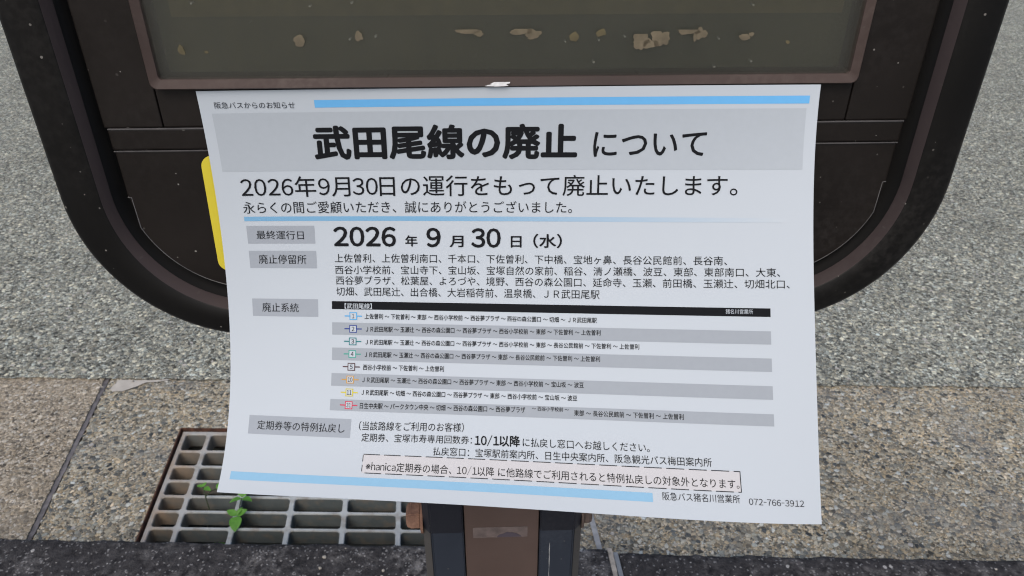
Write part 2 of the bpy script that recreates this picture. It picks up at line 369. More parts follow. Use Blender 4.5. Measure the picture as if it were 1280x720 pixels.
# pit under the drain
bm = bmesh.new(); c4 = [gr(a0, b0), gr(a1, b0), gr(a1, b1), gr(a0, b1)]
t4 = [bm.verts.new((x, y, -.05)) for x, y in c4]; f4 = [bm.verts.new((x, y, -.33)) for x, y in c4]
for i in range(4): bm.faces.new((t4[i], t4[(i + 1) % 4], f4[(i + 1) % 4], f4[i]))
bm.faces.new(f4); struct(from_bm('drain_pit', bm, DARKPIT))

# kerb stones and pavement
def kerb_stone(xa, xb, ztop, dy, seed, lab):
    prof = []
    nx = max(3, int((xb - xa) / .012)); rows = [(0, -.30), (0, -.02), (.0015, -.009), (.006, -.0025), (.014, 0), (.03, 0), (.05, 0), (.075, 0), (.1, 0), (.125, 0), (.15, 0), (.15, -.3)]
    v = []; f = []
    for i in range(nx + 1):
        x = xa + (xb - xa) * i / nx
        for j, (d, dz) in enumerate(rows):
            am = .0045 if 1 <= j <= 4 else .0015
            yy = kf(x) + dy - d + am * noise.noise((x * 24, j * .5, seed)) + am * .6 * noise.noise((x * 80, j, seed + 2))
            zz = ztop + dz + (.0035 * noise.noise((x * 26, j * .6, seed + 5)) + .0014 * noise.noise((x * 90, j, seed)) if j > 0 else 0)
            v.append((x - .09 * (yy - .94), yy, zz))
    nr = len(rows)
    for i in range(nx):
        for j in range(nr - 1): f.append((i * nr + j, (i + 1) * nr + j, (i + 1) * nr + j + 1, i * nr + j + 1))
    f.append(tuple(range(nr))); f.append(tuple(nx * nr + j for j in range(nr))[::-1])
    o = from_data('kerb', v, f, KERB, smooth=True); struct(o, lab); return o
KZ = .12
kerb_stone(-1.85, .1765, KZ, .0, 1, 'dark stained kerb stone under the sign post')
kerb_stone(.199, 2.2, KZ - .004, -.006, 4, 'dark stained kerb stone right of the mortar joint')
kerb_stone(-4, -1.86, KZ, 0, 8, 'dark stained kerb stone far to the left'); kerb_stone(2.21, 4.4, KZ, 0, 11, 'dark stained kerb stone far to the right')
bm = box_bm(-.0045, .0045, -.15, 0, -.3, -.004)
bmesh.ops.subdivide_edges(bm, edges=[e for e in bm.edges if abs(e.verts[0].co.y - e.verts[1].co.y) > .1], cuts=14)
for v in bm.verts:
    v.co.x += .0028 * noise.noise((v.co.y * 60, v.co.z, 2)); v.co = Vector((.182 + v.co.x - .09 * v.co.y, .938 + v.co.y, KZ + v.co.z + .001))
struct(from_bm('kerb_joint', bm, MORTAR))
bm = box_bm(-.004, .0045, -.15, 0, -.3, -.006)
for v in bm.verts: v.co = Vector((.193 + v.co.x - .09 * v.co.y, .931 + v.co.y, KZ + v.co.z))
struct(from_bm('kerb_joint', bm, JOINTSTEEL))
struct(strip('pavement', [(-FAR, -FAR), (-6, -FAR), (6, -FAR), (FAR, -FAR)], [(-FAR, kf(-6) - .15), (-6, kf(-6) - .155), (6, kf(6) - .155), (FAR, kf(6) - .15)], KZ - .004, KZ - .004, PAVE))

# loose grit along the edges of the gutter
GRIT = plain('loose grit', (.34, .32, .28), .95, noise_amt=.5, nscale=45)
random.seed(31); bm = bmesh.new()
for i in range(150):
    q = random.random()
    if q < .6: x = random.uniform(-1.5, 1.5); y = asph_y(x) - abs(random.gauss(0, .022)) + .01; z = .006
    elif q < .8: x = random.uniform(-1.5, 1.5); y = random.uniform(1.0, 1.55); z = .001
    else: x = random.uniform(-1.2, 1.2); y = kf(x) - random.uniform(.01, .14); z = KZ
    if -.83 < x < .1 and .97 < y < 1.42: continue
    r = random.uniform(.0012, .0038); n0 = len(bm.verts)
    g_ = bmesh.ops.create_icosphere(bm, subdivisions=1, radius=r)['verts']
    for v in g_: v.co = Vector((x, y, z + r * .4)) + Vector((v.co.x * random.uniform(.7, 1.4), v.co.y * random.uniform(.7, 1.3), v.co.z * .7))
go = from_bm('grit', bm, GRIT); go['kind'] = 'stuff'

# ------------------------------------------------------------ drain grate
gt = thing('drain_grate', 'galvanised steel drain grate in a rusty frame set in the gutter', 'drain grate', (*GO, 0))
def gl(a, b): x, y = gr(a, b); return (x - GO[0], y - GO[1])
def rrect(ax, ay, bx, by, r, k):
    pts = []
    for cx, cy, s0 in ((bx - r, by - r, 0), (ax + r, by - r, 90), (ax + r, ay + r, 180), (bx - r, ay + r, 270)):
        for i in range(k + 1): t = R(s0 + 90 * i / k); pts.append((cx + r * math.cos(t), cy + r * math.sin(t)))
    return pts
ae = [-.004] + [.0624 + .1185 * k for k in range(7)] + [.840]
be = [-.008, .0455, .0914, .1379, .182, .2283, .2742, .325, .3784 + .014]
bm = bmesh.new(); DEP = .042
for i in range(len(ae) - 1):
    for j in range(len(be) - 1):
        A0, A1, B0, B1 = ae[i], ae[i + 1], be[j], be[j + 1]
        wl_ = .0085 if i == 0 else .0045; wr_ = .0085 if i == len(ae) - 2 else .0045
        wb_ = .007 if j == 0 else .0023; wt_ = .008 if j == len(be) - 2 else .0023
        k = 5; hole = rrect(A0 + wl_, B0 + wb_, A1 - wr_, B1 - wt_, .0075, k)
        outer = []
        for q, (cx, cy) in enumerate(((A1, B1), (A0, B1), (A0, B0), (A1, B0))):
            for m_ in range(k + 1):
                h_ = hole[q * (k + 1) + m_]
                half = m_ / k
                if q == 0: p = (cx, h_[1]) if half < .5 else (h_[0], cy)
                elif q == 1: p = (h_[0], cy) if half < .5 else (cx, h_[1])
                elif q == 2: p = (cx, h_[1]) if half < .5 else (h_[0], cy)
                else: p = (h_[0], cy) if half < .5 else (cx, h_[1])
                outer.append(p)
        n = len(hole)
        zt = -.004
        ov = [bm.verts.new((*gl(*p), zt)) for p in outer]
        rin = [bm.verts.new((*gl(*p), zt)) for p in hole]
        hin = [bm.verts.new((*gl(p[0] + (.0012 if p[0] < (A0 + A1) / 2 else -.0012), p[1] + (.001 if p[1] < (B0 + B1) / 2 else -.001)), zt - .0022)) for p in hole]
        bot = [bm.verts.new((*gl(p[0] - (.0015 if p[0] < (A0 + A1) / 2 else -.0015), p[1] - (.0012 if p[1] < (B0 + B1) / 2 else -.0012)), zt - DEP)) for p in hole]
        for m_ in range(n):
            m2 = (m_ + 1) % n
            qv = m_ // (k + 1)
            if (m_ + 1) % (k + 1) != 0 and abs(outer[m_][0] - outer[m2][0]) > 1e-9 and abs(outer[m_][1] - outer[m2][1]) > 1e-9:
                cx, cy = ((A1, B1), (A0, B1), (A0, B0), (A1, B0))[qv]
                cv = bm.verts.new((*gl(cx, cy), zt)); bm.faces.new((ov[m_], cv, ov[m2], rin[m2], rin[m_]))
            else: bm.faces.new((ov[m_], ov[m2], rin[m2], rin[m_]))
            bm.faces.new((rin[m_], rin[m2], hin[m2], hin[m_])); bm.faces.new((hin[m_], hin[m2], bot[m2], bot[m_]))
bmesh.ops.remove_doubles(bm, verts=bm.verts, dist=2e-5)
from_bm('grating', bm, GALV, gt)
bm = bmesh.new()
def fbar(p, q_, r_, s_, z0, z1):
    b = [bm.verts.new((*gl(*t), z0)) for t in (p, q_, r_, s_)]; t_ = [bm.verts.new((*gl(*t), z1)) for t in (p, q_, r_, s_)]
    bm.faces.new(t_)
    for i in range(4): bm.faces.new((b[i], b[(i + 1) % 4], t_[(i + 1) % 4], t_[i]))
ia0, ia1, ib0, ib1 = -.0085, .844, -.0145, .3975
fbar((a0, b0), (ia0, b0), (ia0, b1), (a0, b1), -.06, .0035); fbar((ia1, b0), (a1, b0), (a1, b1), (ia1, b1), -.06, .0035)
fbar((ia0, ib1), (ia1, ib1), (ia1, b1), (ia0, b1), -.06, .003); fbar((ia0, b0), (ia1, b0), (ia1, ib0), (ia0, ib0), -.06, .003)
from_bm('frame', bm, RUST, gt)

# ------------------------------------------------------------ weeds growing up through the grate
def leaf_bm(bm, base, dx, dy, dz, L, Wd, roll=0):
    d = Vector((dx, dy, dz)).normalized(); side = d.cross(Vector((0, 0, 1))).normalized(); up = side.cross(d)
    side = (side * math.cos(roll) + up * math.sin(roll)); up = side.cross(d)
    prev = None
    for i in range(9):
        t = i / 8; wd = Wd * .5 * (math.sin(math.pi * min(1, t ** .8)) ** .8 if 0 < t < 1 else 0) + 1e-4
        c = Vector(base) + d * (L * t) - up * (L * .22 * t * t)
        row = [bm.verts.new(c - side * wd + up * wd * .35), bm.verts.new(c), bm.verts.new(c + side * wd + up * wd * .35)]
        if prev:
            for m_ in range(2): bm.faces.new((prev[m_], prev[m_ + 1], row[m_ + 1], row[m_]))
        prev = row
def tube(name, pts, rad, mat, parent, n=7):
    cu = bpy.data.curves.new(name, 'CURVE'); cu.dimensions = '3D'; sp = cu.splines.new('POLY'); sp.points.add(len(pts) - 1)
    for p, q in zip(sp.points, pts): p.co = (*q, 1)
    cu.bevel_depth = rad; cu.bevel_resolution = 2
    o = bpy.data.objects.new(name, cu); COL.objects.link(o)
    me = bpy.data.meshes.new_from_object(o.evaluated_get(bpy.context.evaluated_depsgraph_get())); bpy.data.objects.remove(o)
    return link(name, me, mat, parent, True)
def weed(label, loc, stems, leaves):
    t = thing('weed', label, 'weed', loc)
    for s in stems: tube('stem', s, .0013, STEM, t)
    for l in leaves:
        bm = bmesh.new(); leaf_bm(bm, *l); from_bm('leaf', bm, LEAF, t, True)
weed('bright green weed with clusters of rounded leaves, right one in the drain grate', (-.604, 1.13, -.05),
     [[(0, .0, -.03), (.003, .003, .03), (.008, .012, .058), (.012, .02, .072)], [(0, 0, -.02), (.006, -.012, .03), (.012, -.02, .058)]],
     [((.012, .022, .072), .1, .75, .6, .036, .024), ((.012, .020, .07), .9, -.25, .25, .026, .018, .3), ((.012, .02, .07), -.75, -.35, .2, .026, .018, -.3),
      ((.012, -.02, .06), .1, -.8, -.1, .034, .026), ((.012, -.018, .06), -.9, .35, .35, .027, .015, .2), ((.012, -.018, .06), .85, .45, .45, .023, .015, -.3), ((.012, -.018, .06), .3, .8, .5, .02, .013, .3)])
weed('small dark stemmed weed with a pair of leaves, left one in the drain grate', (-.672, 1.15, -.05),
     [[(.004, -.004, -.03), (.002, 0, .03), (-.006, .014, .062), (-.012, .026, .08)], [(-.006, .014, .062), (.006, .022, .072), (.018, .024, .076)], [(.02, -.04, -.05), (.02, -.045, -.03)]],
     [((-.012, .026, .08), -.8, .2, .1, .016, .009), ((-.012, .026, .08), .3, .7, .4, .012, .008), ((-.01, .024, .078), .9, -.3, .1, .018, .012),
      ((.018, .024, .076), .9, .15, .15, .032, .018), ((.018, .024, .076), .5, .7, .3, .02, .014), ((.01, -.04, -.03), .9, .1, .1, .028, .016)])

# ------------------------------------------------------------ the bus stop sign
Y0, Z0 = .35, .12
sg = thing('bus_stop_sign', 'dark brown bus stop sign board with rounded corners on a twin tube post', 'bus stop sign', (0, Y0, Z0))
sg.rotation_euler = (0, 0, R(1.9))
def loc(x, y, z): return (x, y - Y0, z + H - Z0)     # z measured from eye height
TOPZ = .47
def outline(ix, iz, top=TOPZ, n=22, step=0):
    Wd, RC = .2258, .085
    pts = []
    for cx, cz, s0, tz in ((.1408, -.1485, 0, -1), (-.1408, -.1515, 90, -1)):
        for i in range(n + 1):
            t = R(s0 + 90 * i / n); pts.append((cx + (RC - ix) * math.cos(t), cz - (RC - iz) * math.sin(t)))
    for cx, s0 in ((-.1408, 180), (.1408, 270)):
        for i in range(n + 1):
            t = R(s0 + 90 * i / n); pts.append((cx + (RC - ix) * math.cos(t), top - .085 - (RC - iz) * math.sin(t)))
    return pts
def ring(name, stations, mat, smooth=True, parent=sg):
    """a closed moulding: each station is (inset x, inset z, y)"""
    v = []; f = []; n = None
    for ix, iz, y in stations:
        o = outline(ix, iz); n = len(o); v += [loc(x, y, z) for x, z in o]
    for k in range(len(stations) - 1):
        for i in range(n): f.append((k * n + i, k * n + (i + 1) % n, (k + 1) * n + (i + 1) % n, (k + 1) * n + i))
    o = from_data(name, v, f, mat, parent, smooth)
    return o
fr = ring('frame', [(.0, .0, .378), (.0, .0, .3485), (.0008, .0008, .3462), (.003, .003, .345), (.0095, .0085, .3446), (.0198, .0165, .345), (.0203, .0169, .3455)], FRAMEM)
lip = ring('lip', [(.0203, .0169, .3454), (.0212, .018, .3478), (.0223, .0194, .351), (.0226, .0197, .3525)], LIPM, parent=fr)
lip.location = (0, 0, 0)
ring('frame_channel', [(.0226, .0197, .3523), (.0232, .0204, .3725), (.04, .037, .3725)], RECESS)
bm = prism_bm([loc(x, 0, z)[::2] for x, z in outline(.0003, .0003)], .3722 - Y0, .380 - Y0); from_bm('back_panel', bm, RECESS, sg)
def part_box(name, x0, x1, y0, y1, z0, z1, mat, bev=.0008, parent=sg):
    a = loc(x0, y0, z0); b = loc(x1, y1, z1)
    return from_bm(name, box_bm(a[0], b[0], a[1], b[1], a[2], b[2], bev), mat, parent)
WZ = -.0990                                           # lower edge of the window
part_box('stile', -.1985, -.1702, .355, .3695, -.1187, TOPZ - .12, PANELM)
part_box('stile', .1672, .1985, .355, .3695, -.1187, TOPZ - .12, PANELM)
part_box('window_sill', -.1698, .1668, .3553, .3695, -.1187, WZ - .0006, PANELM)
part_box('rail', -.1972, .1972, .3546, .3695, -.1299, -.1191, PANELM, .001)
# lower panel follows the frame, with a small step at each side
op = outline(.0275, .0262, n=26); m_ = 27
low = op[:m_] + op[m_:2 * m_]
low = [(x, z) for x, z in low if abs(x) < .1949 and z < -.16]
lp = [(.1967, -.1305), (.1967, -.1520), (.1949, -.1523)] + low + [(-.1949, -.1555), (-.1967, -.1552), (-.1967, -.1305)]
bm = prism_bm([loc(x, 0, z)[::2] for x, z in lp], .355 - Y0, .3695 - Y0, .0009); from_bm('lower_panel', bm, PANELM, sg)
WORNLIT = enamel('lit worn dusty edge', (.045, .044, .046), (.1, .097, .098), .6, .2, (.2, .2, .2), .5)  # pale strips: dusty edge wear plus painted light on the upward bevels
part_box('lit_worn_edge', -.1968, -.146, .3540, .3552, -.1194, -.1188, WORNLIT, .0002); part_box('lit_worn_edge', .146, .1968, .3540, .3552, -.1194, -.1188, WORNLIT, .0002)
part_box('lit_worn_edge', -.1968, -.14, .3542, .3552, -.1307, -.1302, WORNLIT, .0002); part_box('lit_worn_edge', .14, .1968, .3542, .3552, -.1307, -.1302, WORNLIT, .0002)
EDGE = plain('painted panel edge glint', (.07, .07, .072), .5, noise_amt=.5, nscale=60)  # pale colour for a painted bevel highlight along the curved panel edge
low2 = low
tube('panel_glint', [loc(x, .3552, z) for x, z in [(.1967, -.1520), (.1949, -.1523)] + low2 + [(-.1949, -.1555), (-.1967, -.1552)]], .00035, EDGE, sg)
# yellow label stuck on the lower panel
yl = rrect(-.1555, -.199, .13, -.1332, .006, 8)
yl = [(x - .05 * max(0, -.1332 - z), z) for x, z in yl]
bm = prism_bm([loc(x, 0, z)[::2] for x, z in yl], .3544 - Y0, .3549 - Y0); from_bm('yellow_label', bm, YELLOW, sg)
# window: border, pane, board behind
def frame_bm(o, i, y0, y1, inner_y):
    bm = bmesh.new(); n = len(o)
    r = [[bm.verts.new(loc(x, y, z)) for x, z in pts] for pts, y in ((o, y1), (o, y0 + .0008), ([(x * .9965, z + .0006) if z < 0 else (x * .9965, z - .0006) for x, z in o], y0), (i, inner_y), (i, y1))]
    for a, b in zip(r, r[1:]):
        for k in range(n): bm.faces.new((a[k], a[(k + 1) % n], b[(k + 1) % n], b[k]))
    return bm
wo = rrect(-.1695, WZ, .1665, TOPZ - .13, .0032, 8); wi = rrect(-.1652, WZ + .0044, .1622, TOPZ - .134, .0018, 8)
wf = from_bm('window_frame', frame_bm(wo, wi, .350, .367, .3515), MAUVE, sg)
bm = prism_bm([loc(x, 0, z)[::2] for x, z in rrect(-.1654, WZ + .0042, .1624, TOPZ - .1338, .0016, 6)], .3532 - Y0, .3562 - Y0); from_bm('window_pane', bm, PANE, sg)
part_box('notice_board', -.166, .163, .3655, .3690, WZ + .003, TOPZ - .133, BOARD, 0)
part_box('faded_sheet', -.158, .158, .3648, .3653, -.0690, .25, OLDSHEET, 0)
part_box('faded_sheet', -.095, -.02, .3643, .3646, -.0600, .2, OLDSHEET, 0)
part_box('faded_sheet', .06, .15, .3642, .3646, -.0640, .2, OLDSHEET, 0)
def blob(bm, cx, cz, rx, rz, y, seed, rag=.45, n=34, thick=.0003, cut=None):
    ps = []
    for i in range(n):
        t = 2 * math.pi * i / n
        k = 1 + rag * (noise.noise((math.cos(t) * 1.3, math.sin(t) * 1.3, seed)) + .6 * noise.noise((math.cos(t) * 4, math.sin(t) * 4, seed + 9)))
        z = rz * k * math.sin(t)
        if cut is not None: z = min(z, cut * rz)
        ps.append((cx + rx * k * math.cos(t), cz + z))
    f = [bm.verts.new(loc(x, y, z)) for x, z in ps]; b = [bm.verts.new(loc(x, y + thick, z)) for x, z in ps]
    bm.faces.new(f)
    for i in range(n): bm.faces.new((f[i], b[i], b[(i + 1) % n], f[(i + 1) % n]))
def residue(mat, items):
    for it in items:
        bm = bmesh.new()
        for j, (cx, cz, rx, rz, rag, cut) in enumerate(it): blob(bm, cx * 1.006, cz + .0002, rx, rz, .35285, cx * 90 + j, rag, cut=cut)
        from_bm('glue_residue', bm, mat, sg)
residue(RESID, [[(-.0973, -.0778, .0027, .0028, .4, None)], [(-.0699, -.076, .0019, .0022, .4, None)],
    [(-.0195, -.0739, .0055, .0011, .5, .5), (-.0152, -.0752, .0022, .0013, .4, None)], [(.0055, -.0742, .0055, .0016, .4, .6), (.0095, -.0758, .0036, .0022, .5, None)],
    [(.0605, -.0780, .0042, .0042, .5, .5), (.0690, -.0775, .0040, .0040, .5, .7), (.0645, -.0803, .004, .002, .4, None)],
    [(.0820, -.0748, .0050, .0014, .5, .5), (.0875, -.0760, .0026, .0026, .5, None), (.0850, -.0772, .0008, .0022, .3, None)], [(.1085, -.0775, .0028, .0013, .5, None), (.1112, -.0763, .0012, .001, .5, None)]])
residue(RESID2, [[(.029, -.0767, .0020, .0019, .5, None)], [(.041, -.0752, .0022, .0018, .5, None)], [(.1289, -.0799, .001, .0008, .4, None)], [(-.151, -.0815, .0014, .0022, .5, None)], [(-.140, -.0825, .0009, .0007, .5, None)]])
bm = bmesh.new(); blob(bm, -.0057, -.0972, .0042, .0011, .3493, 2.0, .5, cut=.7); blob(bm, -.0075, -.0980, .0055, .0004, .3492, 5.0, .4); from_bm('tape_scrap', bm, WHITEM, sg)

# post: two tubes, a cover between them, bolts through the side
PT = -.2395; PB = -1.118
def tube_bm(x0, x1, ch, y0, y1, z0, z1, side):
    if side < 0: pts = [(x0, y1), (x0, y0 + .006), (x0 + ch, y0), (x1, y0), (x1, y1)]
    else: pts = [(x0, y1), (x0, y0), (x1 - ch, y0), (x1, y0 + .006), (x1, y1)]
    bm = bmesh.new(); a = [bm.verts.new(loc(x, y, z0)) for x, y in pts]; b = [bm.verts.new(loc(x, y, z1)) for x, y in pts]; n = len(pts)
    bm.faces.new(a); bm.faces.new(b)
    for i in range(n): bm.faces.new((a[i], a[(i + 1) % n], b[(i + 1) % n], b[i]))
    bmesh.ops.bevel(bm, geom=[e for e in bm.edges if abs(e.verts[0].co.z - e.verts[1].co.z) > .01], offset=.0009, segments=2, affect='EDGES')
    return bm
for side, x0, x1 in ((-1, -.0616, -.0338), (1, .0198, .0490)):
    tb = from_bm('post_tube', tube_bm(x0, x1, .0055, .3570, .405, PB, PT, side), NAVY, sg)
    from_bm('sleeve', tube_bm(x0 - (.0007 if side < 0 else 0), x1 + (.0007 if side > 0 else 0), .0055, .3561, .404, -.4130, PT - .001, side), SLEEVE, tb)
    if side < 0: e = [(x0 - .0009, .398), (x0 - .0009, .3628), (x0 + .0046, .3567), (x0 + .0043, .3585), (x0 - .0003, .3635), (x0 - .0003, .398)]
    else: e = [(x1 + .0009, .398), (x1 + .0009, .3628), (x1 - .0046, .3567), (x1 - .0043, .3585), (x1 + .0003, .3635), (x1 + .0003, .398)]
    bm = bmesh.new(); za, zb = PB + .01, -.4134
    a = [bm.verts.new(loc(x, y, za)) for x, y in e]; b = [bm.verts.new(loc(x, y, zb)) for x, y in e]
    bm.faces.new(a); bm.faces.new(b)
    for i in range(6): bm.faces.new((a[i], a[(i + 1) % 6], b[(i + 1) % 6], b[i]))
    from_bm('edge_sheen', bm, POSTEDGE, tb)  # added strip on the chamfer that carries the painted sky sheen
cv = part_box('post_cover', -.0330, .0190, .3586, .395, PB, PT, BROWNM, .0006)
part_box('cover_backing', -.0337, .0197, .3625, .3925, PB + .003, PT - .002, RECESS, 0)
def flat_poly(name, pts, y, th, mat, parent):
    bm = prism_bm([loc(x, 0, z)[::2] for x, z in pts], y - Y0, y + th - Y0); return from_bm(name, bm, mat, parent)
def ragged(x0, x1, z0, z1, amp, seed, n=14):
    p = [(x0 + (x1 - x0) * i / n, z0 + amp * noise.noise((i * .9, seed, 0))) for i in range(n + 1)] + [(x1 + amp * noise.noise((i, seed, 2)), z0 + (z1 - z0) * i / 5) for i in range(1, 5)]
    p += [(x1 - (x1 - x0) * i / n, z1 + amp * noise.noise((i * .9, seed, 5))) for i in range(n + 1)] + [(x0 + amp * noise.noise((i, seed, 8)), z1 - (z1 - z0) * i / 5) for i in range(1, 5)]
    return p
flat_poly('tape_strip', ragged(-.0272, .0112, -.4212, -.4108, .0005, 3), .3583, .0002, TAPE, cv)
dp = [(-.0105 + .0175 * t, -.4208 + .0046 * math.sin(math.pi * t) ** .7 * (1 + .25 * noise.noise((t * 6, 1, 0)))) for t in [i / 20 for i in range(21)]]
flat_poly('tape_hole', dp, .3581, .0002, TAPED, cv)
flat_poly('scratch', [(.0269, -.4275), (.0271, -.4262), (.0273, -.4330), (.02725, -.4380), (.0275, -.4430), (.0273, -.4560), (.0275, -.4700), (.0270, -.4700), (.02715, -.4520), (.0269, -.4460), (.02695, -.4400), (.0267, -.4340)], .3567, .0002, SCRATCH, sg)
def hexbolt(x, sgn, mat, ln, r):
    bm = bmesh.new(); rows = []
    for d, rr in ((0, r), (ln * .75, r), (ln, r * .78)):
        rows.append([bm.verts.new(loc(x + sgn * d, .372 + rr * math.cos(R(60 * i + 12)), -.4115 + rr * math.sin(R(60 * i + 12)))) for i in range(6)])
    for a, b in zip(rows, rows[1:]):
        for i in range(6): bm.faces.new((a[i], a[(i + 1) % 6], b[(i + 1) % 6], b[i]))
    bm.faces.new(rows[-1]); bm.faces.new(rows[0])
    bmesh.ops.bevel(bm, geom=bm.edges[:], offset=.0008, segments=2, affect='EDGES')
    o = from_bm('bolt', bm, mat, sg)
    bm = bmesh.new(); bmesh.ops.create_cone(bm, cap_ends=True, segments=28, radius1=r * 1.22, radius2=r * 1.22, depth=.0018)
    for v in bm.verts: c = v.co.copy(); v.co = Vector(loc(x + sgn * (-.0009 + 0) + c.z, .372 + c.x, -.4115 + c.y))
    from_bm('washer', bm, mat, o); return o
hexbolt(-.0640, -1, BOLT_R, .0105, .0105)['label'] = 'rusty orange bolt head'
hexbolt(.0514, 1, BOLT_D, .0065, .0098)['label'] = 'dark brown nut'
part_box('base_plate', -.11, .098, .335, .43, -1.1295, -1.118, NAVY, .002)

# ------------------------------------------------------------ the paper notice
# a landscape sheet hung by its top edge; it curls out towards the viewer. Paper coordinates: u across, s down (metres)
W, L = .297, .21
Q = [-0.001073, 0.351047, -0.099335, 0.002377, -0.001162, 0.006225, 0.014655, 1.382131, -1.254839, 1.103328, 0.128151, 0.440741, -0.816206, 0.083225, -0.182672, -0.222421]
NS = 42
def surf(u, s):
    u = np.asarray(u, float); s = np.asarray(s, float); c = u / (W / 2) - 1
    ys = np.zeros_like(u + s); zs = np.zeros_like(u + s)
    for k in range(NS):
        t = (k + .5) / NS * s / L
        th = Q[6] + Q[7] * t + Q[8] * t ** 2 + Q[9] * t ** 3 + c * (Q[10] + Q[11] * t + Q[12] * t * t) + c * c * (Q[13] + Q[14] * t + Q[15] * t * t)
        ys = ys - np.sin(th) * s / NS; zs = zs - np.cos(th) * s / NS
    cr, sr = math.cos(Q[5]), math.sin(Q[5]); xx = (u - W / 2)
    return np.stack([Q[0] + xx * cr + zs * sr, Q[1] + Q[3] * c + Q[4] * c * c + ys, H + Q[2] + zs * cr + xx * sr], -1)
def onto(u, s, lift):
    """point on the sheet, lifted off its printed side"""
    u = np.asarray(u, float); s = np.asarray(s, float); e = 1e-4
    p = surf(u, s); du = surf(u + e, s) - surf(u - e, s); ds = surf(u, s + e) - surf(u, s - e)
    n = np.cross(ds, du); n /= np.linalg.norm(n, axis=-1, keepdims=True)
    n = np.where(n[..., 1:2] > 0, -n, n)
    return p + n * lift
nroot = thing('paper_notice', 'white printed paper notice about a discontinued bus route, curling off the sign', 'notice', tuple(surf(W / 2, 0)))
def grid_patch(name, u0, u1, s0, s1, lift, mat, skew=0.0, step=.004):
    nu = max(1, int(math.ceil((u1 - u0) / step))); ns = max(1, int(math.ceil((s1 - s0) / step)))
    U, V = np.meshgrid(np.linspace(u0, u1, nu + 1), np.linspace(s0, s1, ns + 1))
    P = onto(U.ravel(), V.ravel() + skew * (U.ravel() - u0), lift)
    f = [(j * (nu + 1) + i, j * (nu + 1) + i + 1, (j + 1) * (nu + 1) + i + 1, (j + 1) * (nu + 1) + i) for j in range(ns) for i in range(nu)]
    return shift(from_data(name, P, f, mat, smooth=True), nroot)
# the sheet itself, printed side and back closed into one thin solid
nu, ns_ = 74, 52
U, V = np.meshgrid(np.linspace(0, W, nu + 1), np.linspace(0, L, ns_ + 1)); U = U.ravel(); V = V.ravel()
Fp = onto(U, V, 0); Bp = onto(U, V, -.00018); n1 = len(Fp)
idx = lambda i, j: j * (nu + 1) + i
f = [(idx(i, j), idx(i + 1, j), idx(i + 1, j + 1), idx(i, j + 1)) for j in range(ns_) for i in range(nu)]
f += [tuple(n1 + k for k in q[::-1]) for q in f]
bd = [idx(i, 0) for i in range(nu)] + [idx(nu, j) for j in range(ns_)] + [idx(i, ns_) for i in range(nu, 0, -1)] + [idx(0, j) for j in range(ns_, 0, -1)]
nb = len(bd); n2 = 2 * n1                                # the rim has its own vertices so the faces shade flat to the edge
f += [(n2 + k, n2 + nb + k, n2 + nb + (k + 1) % nb, n2 + (k + 1) % nb) for k in range(nb)]
shift(from_data('sheet', np.vstack([Fp, Bp, Fp[bd], Bp[bd]]), f, PAPER, smooth=True), nroot)
mm = .001
def patch(name, l, t, r, b, mat, lift=.00010, skew=0.0): return grid_patch(name, l * mm, r * mm, t * mm, b * mm, lift, mat, skew)
patch('colour_bar', 54.9, 5.06, 292.4, 8.76, BLUE1)
patch('title_band', 5.34, 10.95, 291.36, 40.17, GREYB)
patch('colour_rule', 12.83, 63.64, 285, 65.99, RULE)
for l, t, r, b in ((13.47, 68.53, 48.56, 77.89), (13.39, 81.72, 48.71, 90.92), (13.13, 107.28, 48.59, 116.66), (11.99, 169.28, 67.91, 178.92)): patch('label_box', l, t, r, b, GREYC)
patch('table_header', 56.0, 108.13, 276.64, 112.33, SOFTBLK)
for t, b in ((119.32, 125.8), (132.55, 139.08), (145.89, 152.47), (159.32, 165.13)): patch('table_stripe', 56.0, t, 276.64, b, GREYT)
patch('colour_bar', 5.61, 198.74, 217.02, 202.98, BLUE2)
patch('text_box', 75.84, 186.84, 259.24, 196.41, PINKB)
# border of the text box: dashed on three sides, solid on the right
def dashes(name, segs, mat, lift=.00022):
    vv = []; ff = []
    for u0, s0, u1, s1 in segs:
        n = max(1, int(max(u1 - u0, s1 - s0) * mm / .004)); k0 = len(vv)
        if u1 - u0 > s1 - s0:
            for i in range(n + 1): uu = (u0 + (u1 - u0) * i / n) * mm; vv += [(uu, s0 * mm), (uu, s1 * mm)]
        else:
            for i in range(n + 1): ss = (s0 + (s1 - s0) * i / n) * mm; vv += [(u0 * mm, ss), (u1 * mm, ss)]
        for i in range(n): ff.append((k0 + 2 * i, k0 + 2 * i + 1, k0 + 2 * i + 3, k0 + 2 * i + 2))
    a = np.array(vv); P = onto(a[:, 0], a[:, 1], lift)
    return shift(from_data(name, P, ff, mat), nroot)
sg_ = []
x = 76.0
while x < 258:
    e_ = min(x + 8.5, 259.2); sg_ += [(x, 186.7, e_, 187.1), (x + 1.5, 196.2, min(e_ + 1.5, 259.2), 196.6)]; x += 10.6
sg_ += [(75.7, 187.4, 76.05, 190.6), (75.7, 192.4, 76.05, 195.6), (258.95, 186.8, 259.35, 196.5)]
dashes('text_box_border', sg_, GREYTXT)
